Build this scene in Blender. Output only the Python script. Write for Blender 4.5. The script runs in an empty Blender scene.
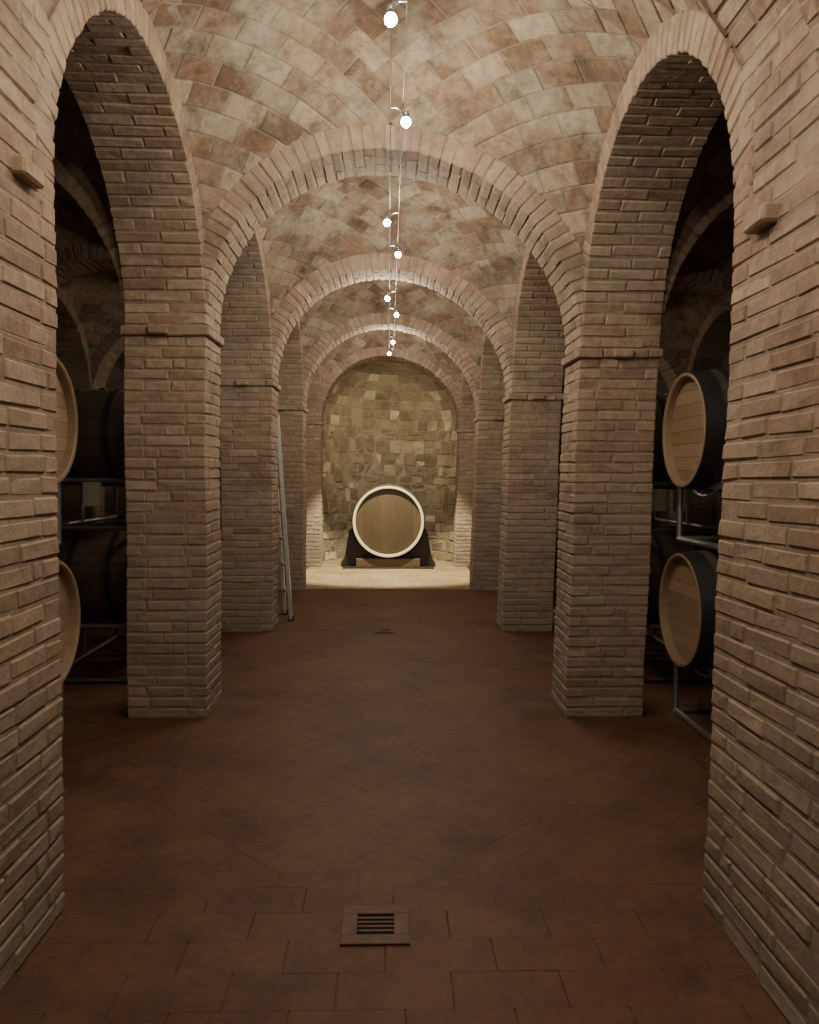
import bpy, bmesh, math, random
import numpy as np
from mathutils import Matrix, Vector, Euler
random.seed(7); rng=np.random.default_rng(7)
ZS=2.35; A=1.11; RT=0.15; PW=0.49
scene=bpy.context.scene

# ------------------------------------------------------------------ materials
def newmat(name):
    m=bpy.data.materials.new(name); m.use_nodes=True
    nt=m.node_tree; b=nt.nodes['Principled BSDF']
    return m,nt,b
def N(nt,t,**k):
    n=nt.nodes.new(t)
    for a,v in k.items(): setattr(n,a,v)
    return n
def ramp(nt,stops):
    r=N(nt,'ShaderNodeValToRGB'); e=r.color_ramp.elements
    while len(e)<len(stops): e.new(0.5)
    for i,(p,c) in enumerate(stops):
        e[i].position=p; e[i].color=(c[0],c[1],c[2],1) if hasattr(c,'__len__') else (c,c,c,1)
    return r
def mix(nt,fac,a,b,mode='MIX'):
    n=N(nt,'ShaderNodeMix',data_type='RGBA',blend_type=mode)
    for s,v in ((0,fac),(6,a),(7,b)):
        if hasattr(v,'links') or isinstance(v,bpy.types.NodeSocket): nt.links.new(v,n.inputs[s])
        elif isinstance(v,(int,float)): n.inputs[s].default_value=v
        else: n.inputs[s].default_value=(*v,1)
    return n.outputs[2]
def noise(nt,scale,detail=4,rough=0.6,vec=None):
    n=N(nt,'ShaderNodeTexNoise'); n.inputs['Scale'].default_value=scale
    n.inputs['Detail'].default_value=detail; n.inputs['Roughness'].default_value=rough
    if vec is None:
        g=N(nt,'ShaderNodeNewGeometry'); vec=g.outputs['Position']
    nt.links.new(vec,n.inputs['Vector'])
    return n.outputs['Fac']
def masonry(name,stops,patch=(.40,.36,.31),pf=.5,dark=(.07,.055,.045),df=.5,rough=.9,bump=.5,spec=.2,patch_scale=1.7,bri=(.8,1.15),base_grey=0.0,pr0=(.42,.66)):
    m,nt,b=newmat(name); L=nt.links.new
    at=N(nt,'ShaderNodeAttribute',attribute_name='rnd')
    sp=N(nt,'ShaderNodeSeparateColor'); L(at.outputs['Color'],sp.inputs[0])
    r=ramp(nt,stops); L(sp.outputs[0],r.inputs[0])
    mr=N(nt,'ShaderNodeMapRange'); mr.inputs[3].default_value=bri[0]; mr.inputs[4].default_value=bri[1]
    L(sp.outputs[1],mr.inputs[0])
    c=mix(nt,1.0,r.outputs[0],mr.outputs[0],'MULTIPLY')
    fine=ramp(nt,[(.3,.66),(.7,1.25)]); L(noise(nt,22,7,.74),fine.inputs[0])
    c=mix(nt,1.0,c,fine.outputs[0],'MULTIPLY')
    pr=ramp(nt,[(pr0[0],0.0),(pr0[1],pf)]); L(noise(nt,patch_scale,8,.7),pr.inputs[0])
    c=mix(nt,pr.outputs[0],c,patch)
    dr=ramp(nt,[(.5,0.0),(.68,df)])
    tc=N(nt,'ShaderNodeNewGeometry'); mp=N(nt,'ShaderNodeMapping'); mp.inputs['Location'].default_value=(7,3,11)
    L(tc.outputs['Position'],mp.inputs[0]); L(noise(nt,patch_scale*1.6,7,.72,mp.outputs[0]),dr.inputs[0])
    c=mix(nt,dr.outputs[0],c,dark)
    if base_grey:
        sx=N(nt,'ShaderNodeSeparateXYZ'); L(tc.outputs['Position'],sx.inputs[0])
        m2=N(nt,'ShaderNodeMapRange'); m2.inputs[1].default_value=0; m2.inputs[2].default_value=1.5; m2.inputs[3].default_value=base_grey; m2.inputs[4].default_value=0
        L(sx.outputs[2],m2.inputs[0]); rr=ramp(nt,[(.35,.25),(.6,1)]); L(noise(nt,3,6,.7),rr.inputs[0])
        f=N(nt,'ShaderNodeMath',operation='MULTIPLY'); L(m2.outputs[0],f.inputs[0]); L(rr.outputs[0],f.inputs[1])
        c=mix(nt,f.outputs[0],c,(.215,.195,.17))
    L(c,b.inputs['Base Color']); b.inputs['Roughness'].default_value=rough
    b.inputs['Specular IOR Level'].default_value=spec
    bp=N(nt,'ShaderNodeBump'); bp.inputs['Strength'].default_value=bump; bp.inputs['Distance'].default_value=.012
    L(noise(nt,35,6,.65),bp.inputs['Height']); L(bp.outputs[0],b.inputs['Normal'])
    return m
M_brick=masonry('brick',[(0,(.29,.195,.14)),(.4,(.34,.245,.178)),(.8,(.375,.275,.20)),(1,(.41,.315,.235))],patch=(.375,.32,.255),pf=.65,dark=(.12,.09,.068),df=.55,bri=(.88,1.08),base_grey=.75)
M_mortar=masonry('mortar',[(0,(.30,.23,.172)),(1,(.32,.245,.182))],patch=(.35,.295,.235),pf=.5,dark=(.12,.09,.068),df=.5,base_grey=.7)
M_tile=masonry('vault_tile',[(0,(.20,.128,.085)),(.35,(.265,.185,.128)),(.75,(.31,.235,.17)),(1,(.38,.31,.235))],patch=(.41,.37,.30),pf=.7,dark=(.085,.064,.048),df=.85,patch_scale=2.8,bri=(.74,1.18),pr0=(.47,.66))
M_vmortar=masonry('vault_mortar',[(0,(.25,.205,.16)),(1,(.27,.225,.175))],pf=.5,df=.6,patch_scale=2.8)
M_stone=masonry('apse_stone',[(0,(.19,.14,.09)),(.5,(.25,.19,.125)),(.78,(.31,.245,.165)),(.87,(.46,.38,.265)),(1,(.58,.49,.35))],patch=(.33,.27,.185),pf=.6,df=.55,dark=(.11,.082,.055),bri=(.78,1.15),patch_scale=3.2)
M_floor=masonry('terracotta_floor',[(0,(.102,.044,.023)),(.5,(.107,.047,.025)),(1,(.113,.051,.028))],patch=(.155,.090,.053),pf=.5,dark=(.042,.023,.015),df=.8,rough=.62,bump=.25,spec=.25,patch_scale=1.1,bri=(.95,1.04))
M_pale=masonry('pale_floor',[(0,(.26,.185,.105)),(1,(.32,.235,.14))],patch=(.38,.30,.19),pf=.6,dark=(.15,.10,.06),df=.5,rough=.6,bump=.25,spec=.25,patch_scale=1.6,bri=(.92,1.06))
M_grout=masonry('floor_grout',[(0,(.088,.042,.023)),(1,(.092,.046,.026))],pf=.1,df=.4)
def simple(name,col,rough=.5,metal=0,var=.2,scale=20):
    m,nt,b=newmat(name); L=nt.links.new
    tc=N(nt,'ShaderNodeTexCoord')
    r=ramp(nt,[(.3,1-var),(.7,1+var)]); L(noise(nt,scale,5,.6,tc.outputs['Object']),r.inputs[0])
    L(mix(nt,1.0,col,r.outputs[0],'MULTIPLY'),b.inputs['Base Color'])
    b.inputs['Roughness'].default_value=rough; b.inputs['Metallic'].default_value=metal
    return m
def wood(name,c1,c2,stretch):
    m,nt,b=newmat(name); L=nt.links.new
    tc=N(nt,'ShaderNodeTexCoord'); mp=N(nt,'ShaderNodeMapping'); mp.inputs['Scale'].default_value=stretch
    L(tc.outputs['Object'],mp.inputs[0])
    at=N(nt,'ShaderNodeAttribute',attribute_name='rnd')
    sp=N(nt,'ShaderNodeSeparateColor'); L(at.outputs['Color'],sp.inputs[0])
    f=noise(nt,6,6,.65,mp.outputs[0])
    r=ramp(nt,[(.3,c1),(.7,c2)]); L(f,r.inputs[0])
    mr=N(nt,'ShaderNodeMapRange'); mr.inputs[3].default_value=.8; mr.inputs[4].default_value=1.12
    L(sp.outputs[0],mr.inputs[0])
    L(mix(nt,1.0,r.outputs[0],mr.outputs[0],'MULTIPLY'),b.inputs['Base Color'])
    b.inputs['Roughness'].default_value=.6
    bp=N(nt,'ShaderNodeBump'); bp.inputs['Strength'].default_value=.2; bp.inputs['Distance'].default_value=.003
    L(f,bp.inputs['Height']); L(bp.outputs[0],b.inputs['Normal'])
    return m
M_oak=wood('oak_head',(.27,.185,.11),(.36,.26,.165),(1,6,14))
M_stave=wood('oak_stave',(.06,.044,.032),(.095,.07,.05),(10,1,10))
M_chime=wood('oak_chime',(.24,.17,.105),(.33,.24,.155),(6,6,6))
M_chime2=wood('cask_chime',(.62,.54,.38),(.78,.69,.50),(6,6,6))
M_caskhead=wood('cask_head',(.060,.038,.020),(.095,.062,.034),(14,6,1))
M_hoop=simple('galvanised_hoop',(.05,.053,.058),.5,.6)
M_steel=simple('rack_steel',(.33,.34,.35),.4,.8)
M_alu=simple('aluminium',(.62,.64,.66),.35,.6)
M_black=simple('black_paint',(.012,.012,.013),.55)
M_beam=wood('cradle_beam',(.10,.062,.034),(.15,.10,.055),(1,8,8))
M_rust=simple('rusty_iron',(.085,.042,.026),.6,.3,.35)
M_pit=simple('dark_pit',(.006,.005,.005),.9)
M_paper=simple('paper',(.45,.42,.34),.8,0,.05)
M_copper=simple('lamp_metal',(.45,.45,.46),.3,.9)
m,nt,b=newmat('lamp_bulb'); b.inputs['Emission Color'].default_value=(1,.95,.84,1); b.inputs['Emission Strength'].default_value=80
b.inputs['Base Color'].default_value=(.9,.9,.9,1); M_bulb=m
m,nt,b=newmat('wall_brickwork'); L=nt.links.new
g=N(nt,'ShaderNodeNewGeometry'); sx=N(nt,'ShaderNodeSeparateXYZ'); L(g.outputs['Position'],sx.inputs[0])
ad=N(nt,'ShaderNodeMath',operation='ADD'); L(sx.outputs[0],ad.inputs[0]); L(sx.outputs[1],ad.inputs[1])
cx=N(nt,'ShaderNodeCombineXYZ'); L(ad.outputs[0],cx.inputs[0]); L(sx.outputs[2],cx.inputs[1])
bt=N(nt,'ShaderNodeTexBrick'); bt.inputs['Scale'].default_value=1; bt.inputs['Brick Width'].default_value=.26; bt.inputs['Row Height'].default_value=.068
bt.inputs['Mortar Size'].default_value=.008; bt.inputs['Color1'].default_value=(.16,.12,.09,1); bt.inputs['Color2'].default_value=(.22,.17,.13,1); bt.inputs['Mortar'].default_value=(.15,.12,.09,1)
L(cx.outputs[0],bt.inputs[0]); pr=ramp(nt,[(.4,.6),(.7,1.15)]); L(noise(nt,2,6),pr.inputs[0])
L(mix(nt,1.0,bt.outputs[0],pr.outputs[0],'MULTIPLY'),b.inputs['Base Color']); b.inputs['Roughness'].default_value=.9
bp=N(nt,'ShaderNodeBump'); bp.inputs['Distance'].default_value=.01; bp.invert=True; L(bt.outputs['Fac'],bp.inputs['Height']); L(bp.outputs[0],b.inputs['Normal'])
M_pbrick=m

# ------------------------------------------------------------------ brick emitter
TV=[];TF=[];idx={}
for sx_ in(-1,1):
  for sy_ in(-1,1):
    for sz_ in(-1,1):
      for a in range(3):
        idx[(sx_,sy_,sz_,a)]=len(TV); TV.append(((sx_,sy_,sz_),a))
def tpos(i): 
    s,a=TV[i]; return Vector([s[k]*(1 if k==a else .8) for k in range(3)])
def addf(f):
    c=sum((tpos(i) for i in f),Vector())/len(f); n=(tpos(f[1])-tpos(f[0])).cross(tpos(f[2])-tpos(f[1]))
    if n.dot(c)<0: f=f[::-1]
    TF.append(tuple(f))
for a in range(3):
    b1,c1=(a+1)%3,(a+2)%3
    for s in(-1,1):
        f=[]
        for p,q in((-1,-1),(1,-1),(1,1),(-1,1)):
            k=[0,0,0];k[a]=s;k[b1]=p;k[c1]=q; f.append(idx[(*k,a)])
        addf(f)
    for p in(-1,1):
        for q in(-1,1):
            k=[0,0,0];k[b1]=p;k[c1]=q
            k0=list(k);k0[a]=-1;k1=list(k);k1[a]=1
            addf([idx[(*k0,b1)],idx[(*k1,b1)],idx[(*k1,c1)],idx[(*k0,c1)]])
for s in [(x,y,z) for x in(-1,1) for y in(-1,1) for z in(-1,1)]:
    addf([idx[(*s,0)],idx[(*s,1)],idx[(*s,2)]])
TS=np.array([t[0] for t in TV],float); TA=np.array([[1 if k==t[1] else 0 for k in range(3)] for t in TV],float)
def shear(V):
    # the old masonry is slightly out of level / out of plumb, and a little wavy
    x=np.clip(V[:,0],-A,A)
    wob=np.clip(V[:,2]/.3,0,1)
    y=V[:,1].copy(); z=V[:,2].copy(); x0=V[:,0].copy()
    V[:,2]-=0.05*x*np.clip(z/ZS,0,1)
    V[:,2]+=wob*.004*np.sin(3.1*y+2.3*x0)
    V[:,0]+=.024*np.clip(x/A,0,1)*np.clip(z,0,ZS+.4)+wob*.004*np.sin(4.3*z+2.1*y)
    V[:,1]+=wob*.004*np.sin(5.1*z+3.0*x0)
    return V
class Acc:
    def __init__(s): s.v=[];s.f=[];s.r=[];s.m=[];s.n=0
    def boxes(s,B,P,mat=0,cham=.006,jit=.0015,skew=.0015,sh=True):
        B=np.array(B,float)
        if len(B)==0: return
        c=(B[:,0::2]+B[:,1::2])/2; h=(B[:,1::2]-B[:,0::2])/2
        if jit: c=c+rng.normal(0,jit,c.shape)
        ch=np.minimum(cham,h.min(axis=1)*.45)[:,None,None]
        loc=TS[None]*(h[:,None,:]-ch*(1-TA[None]))
        if skew:
            sk=rng.normal(0,skew,(len(B),8,3)); loc=loc+np.repeat(sk,3,axis=1)
        W=(c[:,None,:]+loc).reshape(-1,3)
        W=P(W[:,0],W[:,1],W[:,2]); W=np.stack(W,1)
        if sh: W=shear(W)
        s.v.append(W); n=len(B)
        for i in range(n):
            o=s.n+24*i
            s.f.extend([tuple(o+k for k in f) for f in TF])
        s.m.extend([mat]*(26*n)); rr=rng.random((n,3)); s.r.append(np.repeat(rr,24,axis=0)); s.n+=24*n
    def poly(s,verts,faces,mat=0,sh=True,r=None):
        V=np.array(verts,float)
        if sh: V=shear(V)
        s.v.append(V); s.f.extend([tuple(s.n+k for k in f) for f in faces]); s.m.extend([mat]*len(faces))
        rr=rng.random(3) if r is None else r
        s.r.append(np.tile(rr,(len(V),1))); s.n+=len(V)
    def build(s,name,mats,smooth=False,recalc=False):
        V=np.concatenate(s.v); me=bpy.data.meshes.new(name)
        me.from_pydata(V.tolist(),[],s.f)
        for m in mats: me.materials.append(m)
        me.polygons.foreach_set('material_index',s.m)
        if smooth: me.polygons.foreach_set('use_smooth',[True]*len(s.f))
        at=me.attributes.new('rnd','FLOAT_COLOR','POINT')
        R=np.concatenate(s.r); R4=np.concatenate([R,np.ones((len(R),1))],1).astype(np.float32)
        at.data.foreach_set('color',R4.ravel())
        me.update()
        if recalc:
            bm=bmesh.new(); bm.from_mesh(me); bmesh.ops.recalc_face_normals(bm,faces=bm.faces); bm.to_mesh(me); bm.free()
        o=bpy.data.objects.new(name,me); scene.collection.objects.link(o); return o
ID=lambda u,v,w:(u,v,w)
G=.009; GH=.005; PITCH=.066; BL=.27
def run(a0,a1,bl=BL,off=None):
    if off is None: off=random.uniform(.25,1.0)
    out=[];a=a0;first=True
    while a<a1-1e-6:
        e=a+(bl*off if first else bl*random.uniform(.93,1.05)); first=False
        if a1-e<.07: e=a1
        e=min(e,a1)
        out.append((a+GH/2,e-GH/2)); a=e
    out[0]=(a0,out[0][1]); out[-1]=(out[-1][0],a1)
    return out
def pillar(acc,x0,x1,y0,y1,z0=0,z1=ZS,top=True):
    n=int(round((z1-z0)/PITCH)); p=(z1-z0)/n; B=[];C=[]
    d=.0045
    segs=[(y0+d+(y1-y0-2*d)*k/max(1,int((y1-y0)/.4)),y0+d+(y1-y0-2*d)*(k+1)/max(1,int((y1-y0)/.4))) for k in range(max(1,int((y1-y0)/.4)))]
    for i in range(n):
        za=z0+i*p+G/2; zb=z0+(i+1)*p-G/2
        for (sa,sb) in segs: C.append((x0+d,x1-d,sa,sb,z0+i*p,z0+(i+1)*p+.0005))
        X0,X1,Y0,Y1=x0,x1,y0,y1
        if top and i>=n-1: X0-=.02;X1+=.02;Y0-=.02;Y1+=.02
        w=.12
        if i%2:
            for a,b in run(X0,X1): B+= [(a,b,Y0,Y0+w,za,zb)]
            for a,b in run(X0,X1): B+= [(a,b,Y1-w,Y1,za,zb)]
            for a,b in run(Y0+w+GH,Y1-w-GH): B+=[(X0,X0+w,a,b,za,zb),(X1-w,X1,a,b,za,zb)]
        else:
            for a,b in run(Y0,Y1): B+= [(X0,X0+w,a,b,za,zb)]
            for a,b in run(Y0,Y1): B+= [(X1-w,X1,a,b,za,zb)]
            for a,b in run(X0+w+GH,X1-w-GH): B+=[(a,b,Y0,Y0+w,za,zb),(a,b,Y1-w,Y1,za,zb)]
    acc.boxes(B,ID,0,.007,.0012,.0018)
    acc.boxes(C,ID,1,.0002,0,0)
def arch(acc,kind,c,r,a0,a1,ring=RT,t0=0,t1=math.pi):
    rm=r
    if kind=='T': P=lambda u,v,w:(c+w*np.cos(u/rm),v,ZS+w*np.sin(u/rm))
    else: P=lambda u,v,w:(v,c+w*np.cos(u/rm),ZS+w*np.sin(u/rm))
    Ln=(t1-t0)*rm; n=int(round(Ln/PITCH)); p=Ln/n; B=[]
    for i in range(n):
        for a,b in run(a0,a1,off=[.5,1.0][i%2]*random.uniform(.9,1.05)):
            B.append((t0*rm+i*p+G/2,t0*rm+(i+1)*p-G/2,a,b,r,r+ring))
    acc.boxes(B,P,0,.007,.0015,.002)
    C=[]; k=40
    for i in range(k): C.append((t0*rm+Ln*i/k,t0*rm+Ln*(i+1)/k,a0+.006,a1-.006,r+.006,r+ring-.006))
    acc.boxes(C,P,1,.0002,0,0)
def clip(poly,ax,val,sg):
    out=[];n=len(poly)
    for i in range(n):
        p,q=poly[i],poly[(i+1)%n]; dp=sg*(p[ax]-val); dq=sg*(q[ax]-val)
        if dp<=0: out.append(p)
        if (dp<0<dq) or (dq<0<dp):
            t=dp/(dp-dq); out.append(p+(q-p)*t)
    return out
def sail(acc,cx,cy,L):
    R=math.sqrt((A+RT)**2+L*L); tl,tw=.27,.135; ex=.012
    for sx in(-1,1):
      for sy in(-1,1):
        ra=math.pi/4
        for j in range(-18,19):
          for i in range(-10,11):
            u0=i*tl+(j%2)*tl/2; v0=j*tw
            cuv=(u0+tl/2,v0+tw/2)
            pc=(cuv[0]*math.cos(ra)+cuv[1]*math.sin(ra), -cuv[0]*math.sin(ra)+cuv[1]*math.cos(ra))
            if pc[0]<-.3 or pc[1]<-.3 or pc[0]>2.3 or pc[1]>2.3: continue
            pts=[]
            for (a,b) in [(0,0),(.33,0),(.66,0),(1,0),(1,1),(.66,1),(.33,1),(0,1)]:
                u=u0+a*tl; v=v0+b*tw
                p=u*math.cos(ra)+v*math.sin(ra); q=-u*math.sin(ra)+v*math.cos(ra)
                d=math.hypot(p,q); th=min(d/R,1.5)
                if d<1e-6: pts.append(Vector((0,0,R)))
                else: pts.append(Vector((R*math.sin(th)*p/d,R*math.sin(th)*q/d,R*math.cos(th))))
            for ax,val,sg in((0,0,-1),(1,0,-1),(0,A+ex,1),(1,L+ex,1)):
                pts=clip(pts,ax,val,sg)
                if len(pts)<3: break
            if len(pts)<3: continue
            cen=sum(pts,Vector())/len(pts)
            if max((p-cen).length for p in pts)<.02: continue
            def wv(p,k): return (cx+sx*p.x*k,cy+sy*p.y*k,ZS+p.z*k)
            n=len(pts)
            acc.poly([wv(p,1+.005/R) for p in pts],[tuple(range(n))],1)
            dr=random.gauss(0,.0015)
            ins=[p+(cen-p).normalized()*min(.006,(cen-p).length*.5) for p in pts]
            ins2=[p+(cen-p).normalized()*min(.012,(cen-p).length*.6) for p in pts]
            k1=1+dr/R;k2=1+(dr+.003)/R;k3=1+.02/R
            V=[wv(p,k1) for p in ins2]+[wv(p,k2) for p in ins]+[wv(p,k3) for p in ins]
            F=[tuple(range(n))]+[(i_,(i_+1)%n,n+(i_+1)%n,n+i_) for i_ in range(n)]+[(n+i_,n+(i_+1)%n,2*n+(i_+1)%n,2*n+i_) for i_ in range(n)]
            acc.poly(V,F,0)

# ------------------------------------------------------------------ layout
rows=[(4.78,5.20),(7.47,7.89),(10.17,10.59),(12.87,13.29)]
bays=[(2.66,4.78),(5.20,7.47),(7.89,10.17),(10.59,12.87)]
CXA=A+PW+A
XS={'n':0,'l':-CXA,'r':CXA}
for ri,(y0,y1) in enumerate(rows):
    for sx in(-1,1):
        for k in(0,1):
            xa=A+k*(PW+2*A); ac=Acc(); lo,hi=(xa,xa+PW) if sx>0 else (-xa-PW,-xa)
            pillar(ac,lo,hi,y0,y1)
            if k==0:
                xm=sx*(A+.27)
                ac.boxes([(xm-.07,xm+.05,y0-.05,y0+.06,ZS-.06,ZS-.008)],ID,0,.008)
            ac.build('brick_pillar',[M_brick,M_mortar])
for sx,nm in((-1,'wall_left'),(1,'wall_right')):
    ac=Acc(); lo,hi=(A,A+PW) if sx>0 else (-A-PW,-A)
    pillar(ac,lo,hi,-1.5,2.66,0,ZS+.78,top=False)
    xs=(lo-.04,lo+.1) if sx>0 else (hi-.1,hi+.04)
    ac.boxes([(xs[0],xs[1],2.36,2.50,2.335,2.39)],ID,0,.008)
    ac.build(nm,[M_brick,M_mortar])
ac=Acc()
for (y0,y1) in rows:
    for c in XS.values(): arch(ac,'T',c,A,y0,y1)
ac.build('ceiling_arches',[M_brick,M_mortar])
ac=Acc(); arch(ac,'T',0,A,-1.5,2.1); arch(ac,'T',0,A+RT,2.1,2.67,ring=.1); ac.build('ceiling_entry',[M_brick,M_mortar])
for xa in(A,A+PW+2*A):
  for sx in(-1,1):
    ac=Acc(); lo,hi=(xa,xa+PW) if sx>0 else (-xa-PW,-xa)
    for (y0,y1) in bays:
        arch(ac,'S',(y0+y1)/2,(y1-y0)/2,lo,hi)
    z=ZS; B=[];C=[]
    while z<ZS+1.75:
        h=z+PITCH/2-ZS; iv=[]
        prev=2.0
        for (y0,y1) in bays:
            c=(y0+y1)/2; re=(y1-y0)/2+RT
            if h<re-.01:
                w=math.sqrt(re*re-h*h); iv.append((prev,c-w)); prev=c+w
        iv.append((prev,13.29))
        for a,b in iv:
            if b-a<.03: continue
            if h<1.3:
                for p,q in run(a,b): B.append((lo+.012,hi-.012,p,q,z+G/2,z+PITCH-G/2))
            C.append((lo+.02,hi-.02,a-.02,b+.02,z,z+PITCH+.001))
        z+=PITCH
    ac.boxes(B,ID,0,.007); ac.boxes(C,ID,1,.0005,0,0)
    ac.build('wall_arcade_left' if sx<0 else 'wall_arcade_right',[M_brick,M_mortar])
for nm,c in XS.items():
    ac=Acc()
    for (y0,y1) in bays: sail(ac,c,(y0+y1)/2,(y1-y0)/2)
    ac.build('ceiling',[M_tile,M_vmortar])
# apse
ac=Acc(); RA=1.16; yc=13.29
Pc=lambda u,v,w:(w*np.cos(u/RA),yc+w*np.sin(u/RA),v)
z=0;B=[]
while z<ZS-.02:
    h=random.uniform(.12,.26)
    if ZS-z-h<.09: h=ZS-z
    u=0
    while u<math.pi*RA-1e-6:
        w=random.uniform(.10,.30)
        if math.pi*RA-u-w<.08: w=math.pi*RA-u
        if h>.16 and random.random()<.35:
            s=h*random.uniform(.35,.65)
            B.append((u+.006,u+w-.006,z+.006,z+s-.005,RA,RA+.1)); B.append((u+.006,u+w-.006,z+s+.005,z+h-.006,RA,RA+.1))
        else: B.append((u+.006,u+w-.006,z+.006,z+h-.006,RA,RA+.1))
        u+=w
    z+=h
ac.boxes(B,Pc,0,.01,.004,.009)
ac.boxes([(math.pi*RA*i/24,math.pi*RA*(i+1)/24,0,ZS,RA+.008,RA+.2) for i in range(24)],Pc,1,.0005,0,0)
Pd=lambda u,v,w:(w*np.cos(v)*np.cos(u),yc+w*np.cos(v)*np.sin(u),ZS+w*np.sin(v))
B=[];v=0;C=[]
nrow=10;dv=math.pi/2/nrow
for j in range(nrow):
    cc=math.cos((j+.5)*dv)*RA; u=0
    while u<math.pi-1e-6:
        w=random.uniform(.14,.32)/cc
        if math.pi-u-w<.08/cc: w=math.pi-u
        w=min(w,math.pi-u)
        B.append((u+.005/cc,u+w-.005/cc,j*dv+.004,(j+1)*dv-.004,RA,RA+.1)); u+=w
    for i in range(16): C.append((math.pi*i/16,math.pi*(i+1)/16,j*dv,(j+1)*dv,RA+.008,RA+.15))
ac.boxes(B,Pd,0,.006,.002,.003); ac.boxes(C,Pd,1,.0002,0,0)
ac.build('wall_apse',[M_stone,M_mortar])

# floor
ac=Acc(); Bt=[]
y=-1.5;r=0
while y<2.9:
    for a,b in run(-1.6,1.6,.33,off=[.5,1][r%2]): Bt.append((a,b,y+.0,min(y+.165,2.9)-.0,-.02,0.0))
    y+=.165;r+=1
ac.boxes(Bt,ID,0,.0008,.0002,.0002)
w=.15;ca=math.cos(math.pi/4)
Hb=[];Vb=[]
for i in range(-110,110):
    for k in range(-70,70):
        ox,oy=i+2*k,i-2*k
        for (a,b_,c_,d_,lst) in((0,2,0,1,Hb),(0,1,1,3,Vb)):
            mx_,my_=(ox+(a+b_)/2)*w,(oy+(c_+d_)/2)*w
            X=(mx_-my_)*ca; Y=(mx_+my_)*ca+8
            if abs(X)<4.3 and 2.72<Y<14.7 and (abs(X)<1.35 or Y<13.5):
                lst.append(((ox+a)*w,(ox+b_)*w,(oy+c_)*w,(oy+d_)*w,-.02,-.0008))
Pf=lambda u,v,w_:((u-v)*ca,(u+v)*ca+8,w_)
ac.boxes(Hb+Vb,Pf,0,.0009,.0001,.0002)
# paler paving of the last bay and the apse
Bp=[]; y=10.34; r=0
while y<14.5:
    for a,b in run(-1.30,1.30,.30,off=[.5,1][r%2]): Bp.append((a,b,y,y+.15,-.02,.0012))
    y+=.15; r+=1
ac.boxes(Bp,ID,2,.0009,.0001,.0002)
ac.boxes([(-4.6,4.6,-1.6,15,-.12,-.0035)],ID,1,.001,0,0)
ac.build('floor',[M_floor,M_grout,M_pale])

def box_obj(name,b,mat):
    ac=Acc(); 
    x0,x1,y0,y1,z0,z1=b
    V=[(x,y,z) for x in(x0,x1) for y in(y0,y1) for z in(z0,z1)]
    ac.poly(V,[(0,1,3,2),(4,6,7,5),(0,4,5,1),(2,3,7,6),(0,2,6,4),(1,5,7,3)],0,False)
    return ac.build(name,[mat])
xo=A+PW+2*A+PW
box_obj('wall_outer_left',(-xo-.2,-xo+.05,1.8,13.5,0,4.4),M_pbrick)
box_obj('wall_outer_right',(xo-.05,xo+.2,1.8,13.5,0,4.4),M_pbrick)
box_obj('wall_aisle_front_left',(-xo,-A-PW+.02,2.3,2.64,0,4.4),M_pbrick)
box_obj('wall_aisle_front_right',(A+PW-.02,xo,2.3,2.64,0,4.4),M_pbrick)
box_obj('wall_aisle_end_left',(-xo,-A-.16,13.27,13.5,0,4.4),M_pbrick)
box_obj('wall_aisle_end_right',(A+.16,xo,13.27,13.5,0,4.4),M_pbrick)
box_obj('wall_back',(-A-PW,A+PW,-1.7,-1.5,0,3.7),M_pbrick)

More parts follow.
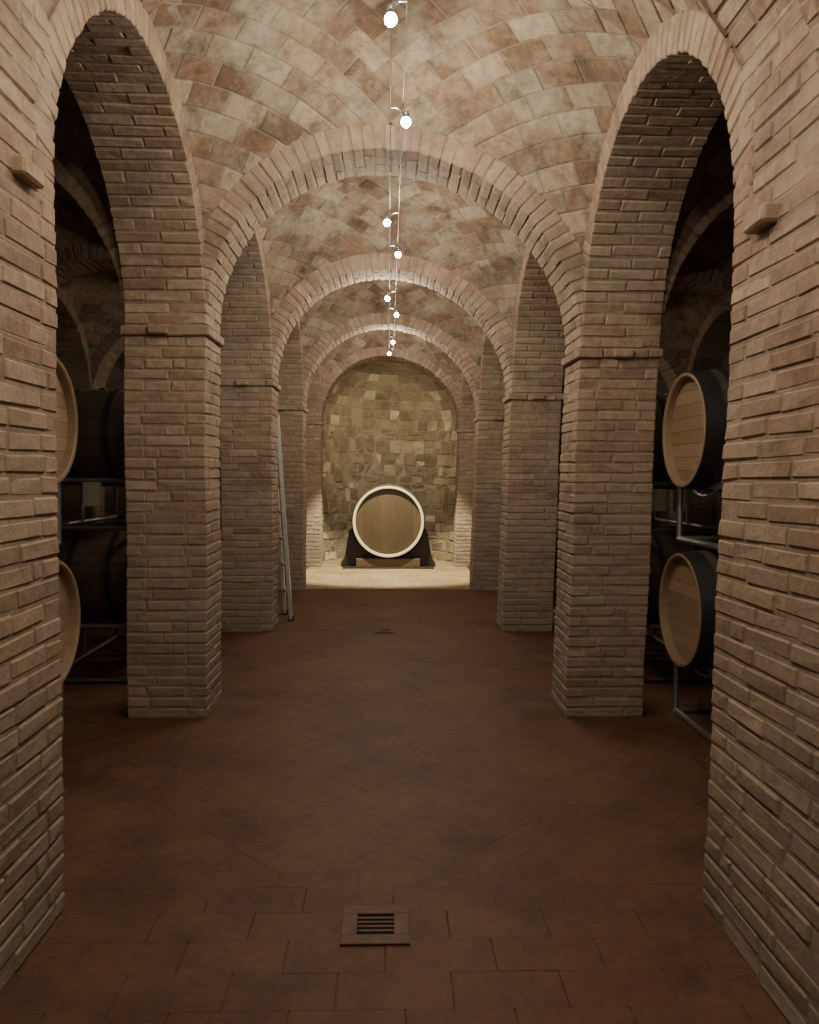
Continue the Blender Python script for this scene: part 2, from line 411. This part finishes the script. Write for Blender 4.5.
# ------------------------------------------------------------------ barrels
def barrel(name,loc,rotz,rh,rb,Ln,headmat,hoops,vertical_boards=False,chime=None):
    """axis along local Y, front head at -Y"""
    ac=Acc(); S=96
    def ring_pts(r,y): return [(r*math.cos(2*math.pi*i/S),y,r*math.sin(2*math.pi*i/S)) for i in range(S)]
    def rad(t): return rb-(rb-rh)*(abs(t)**2.1)
    prof=[(rad(t),t*Ln/2) for t in np.linspace(-1,1,17)]
    nst=32
    for s_ in range(nst):
        V=[];F=[]
        cols=[0,.04,.96,1.0]
        for (r,y) in prof:
            for q,cf in enumerate(cols):
                th=2*math.pi*(s_+cf)/nst; rr=r-(.002 if q in(0,3) else 0)
                V.append((rr*math.cos(th),y,rr*math.sin(th)))
        for a in range(len(prof)-1):
            for q in range(3): F.append((a*4+q,a*4+q+1,(a+1)*4+q+1,(a+1)*4+q))
        ac.poly(V,F,0,False)
    th_=.024*(rh/.32)
    for s in(-1,1):
        ys=s*Ln/2; rec=s*(Ln/2-.045)
        rings=[(rh,ys),(rh-.004,ys+s*.003),(rh-th_*.7,ys+s*.002),(rh-th_,ys-s*.006),(rh-th_,rec)]
        V=[];F=[]
        for r,y in rings: V+=ring_pts(r,y)
        for a in range(len(rings)-1):
            for i in range(S): F.append((a*S+i,a*S+(i+1)%S,(a+1)*S+(i+1)%S,(a+1)*S+i))
        ac.poly(V,F,1,False)
        nb=8; R=rh-th_+.002
        for k in range(nb):
            a=-R+2*R*k/nb+.001; b=-R+2*R*(k+1)/nb-.001
            pts=[]
            for j in range(9):
                t=a+(b-a)*j/8; pts.append((math.sqrt(max(0,R*R-t*t)),t))
            lo=[(-x,t) for x,t in reversed(pts)]
            pl=pts+lo
            if vertical_boards: pl=[(t,x) for x,t in pl]
            V=[(x,rec,z) for x,z in pl]+[(x,rec-s*.012,z) for x,z in pl]; n=len(pl)
            ac.poly(V,[tuple(range(n))]+[(i,(i+1)%n,n+(i+1)%n,n+i) for i in range(n)],2,False)
        ac.poly([(x,rec-s*.008,z) for x,y_,z in ring_pts(R,0)],[tuple(range(S))],3,False)
    for (t0,t1) in hoops:
        for s in(-1,1):
            V=[];F=[]; K=[t0,t0,(t0+t1)/2,t1,t1]; O=[-.002,.004,.004,.004,-.002]
            for t,o in zip(K,O): V+=ring_pts(rad(t)+o,s*t*Ln/2)
            for a in range(4):
                for i in range(S): F.append((a*S+i,a*S+(i+1)%S,(a+1)*S+(i+1)%S,(a+1)*S+i))
            ac.poly(V,F,3,False)
    V=[];k=16
    for r,z in((.035,rb-.005),(.03,rb+.012),(0.001,rb+.014)): V+=[(r*math.cos(2*math.pi*i/k),r*math.sin(2*math.pi*i/k),z) for i in range(k)]
    ac.poly(V,[(a*k+i,a*k+(i+1)%k,(a+1)*k+(i+1)%k,(a+1)*k+i) for a in range(2) for i in range(k)],4,False)
    o=ac.build(name,[M_stave,chime or M_chime,headmat,M_hoop,M_black],recalc=True)
    o.location=loc; o.rotation_euler=(0,0,rotz); return o
H1=[(.78,.99),(.58,.67),(.26,.35)]
barrel('wine_barrel',(0,12.55+.55,.765),0,.575,.605,1.1,M_caskhead,[(.86,.975),(.62,.70),(.3,.37)],True,M_chime2)
def prism(ac,pts,y0,y1,mat=0):
    n=len(pts); V=[(x,y0,z) for x,z in pts]+[(x,y1,z) for x,z in pts]
    ac.poly(V,[tuple(range(n)),tuple(range(2*n-1,n-1,-1))]+[(i,(i+1)%n,n+(i+1)%n,n+i) for i in range(n)],mat,False)
ac=Acc()
for yy in(12.72,13.30):
    for s in(-1,1):
        c=[]
        for a in np.linspace(math.radians(-63),math.radians(-14),10):
            c.append((s*.612*math.cos(a),.765+.612*math.sin(a)))
        pts=[(s*.28,0.0)]+c+[(s*.64,.60),(s*.74,0.0)]
        prism(ac,pts,yy,yy+.12,0)
ac.boxes([(-.52,.52,12.60,12.70,0.03,.165)],ID,1,.006,0,0,False)
ac.boxes([(-.42,.42,13.44,13.54,0.03,.15)],ID,1,.006,0,0,False)
ac.boxes([(-.74,.74,12.58,13.42,0.0,.03)],ID,0,.003,0,0,False)
ac.build('barrel_cradle',[M_black,M_beam],recalc=True)

def tube(ac,p,q,r=.018,mat=0,k=8):
    p,q=Vector(p),Vector(q); d=(q-p).normalized(); a=d.orthogonal().normalized(); b_=d.cross(a)
    V=[tuple(c+(a*math.cos(2*math.pi*i/k)+b_*math.sin(2*math.pi*i/k))*r) for c in(p,q) for i in range(k)]
    ac.poly(V,[(i,(i+1)%k,k+(i+1)%k,k+i) for i in range(k)]+[tuple(range(k)),tuple(range(2*k-1,k-1,-1))],mat,False)
def stack(sx,ya,yb,zl=.73,zu=1.775,xh=1.70):
    for y in(ya,yb):
        for z in(zl,zu):
            barrel('wine_barrel',(sx*(xh+.46),y,z),math.pi/2*sx,.33,.365,.92,M_oak,H1)
    for z in(zl,zu):
        ac=Acc(); b=z-.36; lo=0.0 if z==zl else zl+.367
        X0,X1=sx*(xh+.14),sx*(xh+.78); Y0,Y1=ya-.385,yb+.385
        for X in(X0,X1):
            tube(ac,(X,Y0,b+.04),(X,Y1,b+.04),.02); 
            tube(ac,(X,Y0,lo+.02),(X,Y1,lo+.02),.02)
            for Y in(Y0,Y1,(ya+yb)/2): tube(ac,(X,Y,lo+.02),(X,Y,b+.17 if Y in(Y0,Y1) else b+.04),.02)
            for y in(ya,yb):
                pr=None
                for a in np.linspace(math.radians(-140),math.radians(-40),9):
                    p=(X,y+.38*math.cos(a),z+.38*math.sin(a))
                    if pr: tube(ac,pr,p,.012)
                    pr=p
                for e in(-.285,.285): tube(ac,(X,y+e,b+.04),(X,y+e,z-.25),.012)
        for Y in(Y0,Y1):
            tube(ac,(X0,Y,b+.04),(X1,Y,b+.04),.018); tube(ac,(X0,Y,lo+.02),(X1,Y,lo+.02),.018)
        ac.build('barrel_rack',[M_steel])
stack(1,3.47,4.49); stack(-1,3.2,4.0)
for s in(-1,1):
    stack(s,6.0,6.77); stack(s,8.6,9.37)
    stack(s,11.3,12.07)
def label(x,y,z,w=.13,h=.17,ry=0):
    ac=Acc(); V=[(-w/2,0,-h/2),(w/2,0,-h/2),(w/2,.004,0),(w/2,0,h/2),(-w/2,0,h/2),(-w/2,.004,0)]
    V2=[(a,b+.002,c) for a,b,c in V]
    ac.poly(V+V2,[(0,1,2,5),(5,2,3,4),(7,6,11,8),(8,11,10,9),(0,6,7,1),(3,9,10,4),(0,5,11,6),(5,4,10,11),(1,7,8,2),(2,8,9,3)],0,False)
    o=ac.build('paper_label',[M_paper]); o.location=(x,y,z); o.rotation_euler=(0,0,ry); return o
label(-2.1,5.585,1.36); label(1.95,5.585,1.34,.12,.16); label(2.12,5.585,1.34,.12,.16)

# ladder
ac=Acc()
A0,B0=Vector((-1.0,8.05,0)),Vector((-1.11,8.40,0)); top=Vector((-.14,.0,2.12))
def rail(P0):
    P1=P0+top; V=[]
    for c in(P0+Vector((0,0,.02)),P1):
        for dx,dy in((-.016,-.03),(.016,-.03),(.016,.03),(-.016,.03)): V.append((c.x+dx,c.y+dy,c.z))
    ac.poly(V,[(0,1,2,3),(7,6,5,4),(0,4,5,1),(1,5,6,2),(2,6,7,3),(3,7,4,0)],0,False)
for P0 in(A0,B0): rail(P0)
for i in range(1,8):
    t=i/7.6; tube(ac,A0+top*t,B0+top*t,.014,0,8)
for P0 in(A0,B0): tube(ac,P0,P0+Vector((0,0,.05)),.03,1,10)
ac.build('ladder',[M_alu,M_black])

def grate(x,y,s):
    ac=Acc(); h=s/2; i=h*.54; t=.008
    bx=[(-h,h,-h,-i,0,t),(-h,h,i,h,0,t),(-h,-i,-i,i,0,t),(i,h,-i,i,0,t)]
    n=5; st=2*i/n
    for k in range(1,n): 
        yy=-i+k*st; bx.append((-i,i,yy-st*.22,yy+st*.22,0,t*.9))
    ac.boxes(bx,ID,0,.0015,0,0,False); ac.boxes([(-i,i,-i,i,0.0,.0015)],ID,1,.0002,0,0,False)
    o=ac.build('drain_grate',[M_rust,M_pit]); o.location=(x,y,.0005); return o
grate(-.036,2.54,.225); grate(-.03,7.5,.19)

# ------------------------------------------------------------------ cable lighting
def ball(ac,c,r,mat,k=16,sz=1):
    V=[];F=[]
    for j in range(9):
        ph=math.pi*j/8
        for i in range(k): V.append((c[0]+r*math.sin(ph)*math.cos(2*math.pi*i/k),c[1]+r*math.sin(ph)*math.sin(2*math.pi*i/k),c[2]+r*sz*math.cos(ph)))
    for j in range(8):
        for i in range(k): F.append((j*k+i,j*k+(i+1)%k,(j+1)*k+(i+1)%k,(j+1)*k+i))
    ac.poly(V,F,mat,False)
WX=(.0,.065); ZW=3.40
ac=Acc()
for wx in WX:
    tube(ac,(wx,-1.49,ZW),(wx,12.86,ZW),.0025,0,6)
for (y0,y1) in rows[:3]:
    for wx in WX: tube(ac,(wx,(y0+y1)/2,ZW),(wx,(y0+y1)/2,ZS+A-.008),.006,0,8)
ac.build('lighting_cable',[M_black])
LC=(1,.87,.68)
lamps=[(.0,-.6),(.08,.7),(.0,1.9),(.0,3.2),(.08,4.10),(-.02,5.7),(.07,6.5),(-.02,8.1),(.08,8.9),(.05,10.7),(.0,11.7)]
for i,(x,y) in enumerate(lamps):
    ac=Acc(); z=3.32
    tube(ac,(WX[0],y,ZW-.008),(WX[1],y,ZW-.008),.004,0,8)
    tube(ac,((WX[0]+WX[1])/2,y,ZW-.008),(x,y,z+.03),.003,0,6)
    tube(ac,(x,y,z+.02),(x,y,z+.05),.018,0,12)
    ball(ac,(x,y,z),.026,1)
    o=ac.build('cable_spotlight',[M_copper,M_bulb],smooth=True)
    ld=bpy.data.lights.new('lamp_light','POINT'); ld.energy=32 if y>0 else 28; ld.color=LC; ld.shadow_soft_size=.03
    lo=bpy.data.objects.new('lamp_light',ld); lo.location=(x,y,z-.07); scene.collection.objects.link(lo); lo.parent=o
for x,y,tgt,e,ang,bl in((.0,11.7,(0,12.30,0),1250,68,.35),(.0,11.75,(0,14.3,1.9),170,75,.8)):
    ld=bpy.data.lights.new('accent_spot','SPOT'); ld.energy=e; ld.color=(1,.90,.58); ld.spot_size=math.radians(ang); ld.spot_blend=bl; ld.shadow_soft_size=.03
    lo=bpy.data.objects.new('accent_spot',ld); lo.location=(x,y,3.22); scene.collection.objects.link(lo)
    d=Vector(tgt)-lo.location; lo.rotation_euler=d.to_track_quat('-Z','Y').to_euler()

w=bpy.data.worlds.new('World'); scene.world=w; w.use_nodes=True
w.node_tree.nodes['Background'].inputs[0].default_value=(.5,.5,.55,1); w.node_tree.nodes['Background'].inputs[1].default_value=.02

# ------------------------------------------------------------------ camera
cd=bpy.data.cameras.new('camera'); cd.sensor_fit='VERTICAL'; cd.sensor_height=36; cd.lens=780/1024*36; cd.clip_start=.05
co=bpy.data.objects.new('camera',cd); scene.collection.objects.link(co)
R=Matrix.Rotation(math.radians(-1.55),4,'Z')@Matrix.Rotation(math.radians(90-2.62),4,'X')@Matrix.Rotation(math.radians(.35),4,'Z')
co.matrix_world=Matrix.Translation((0,0,1.5))@R
scene.camera=co
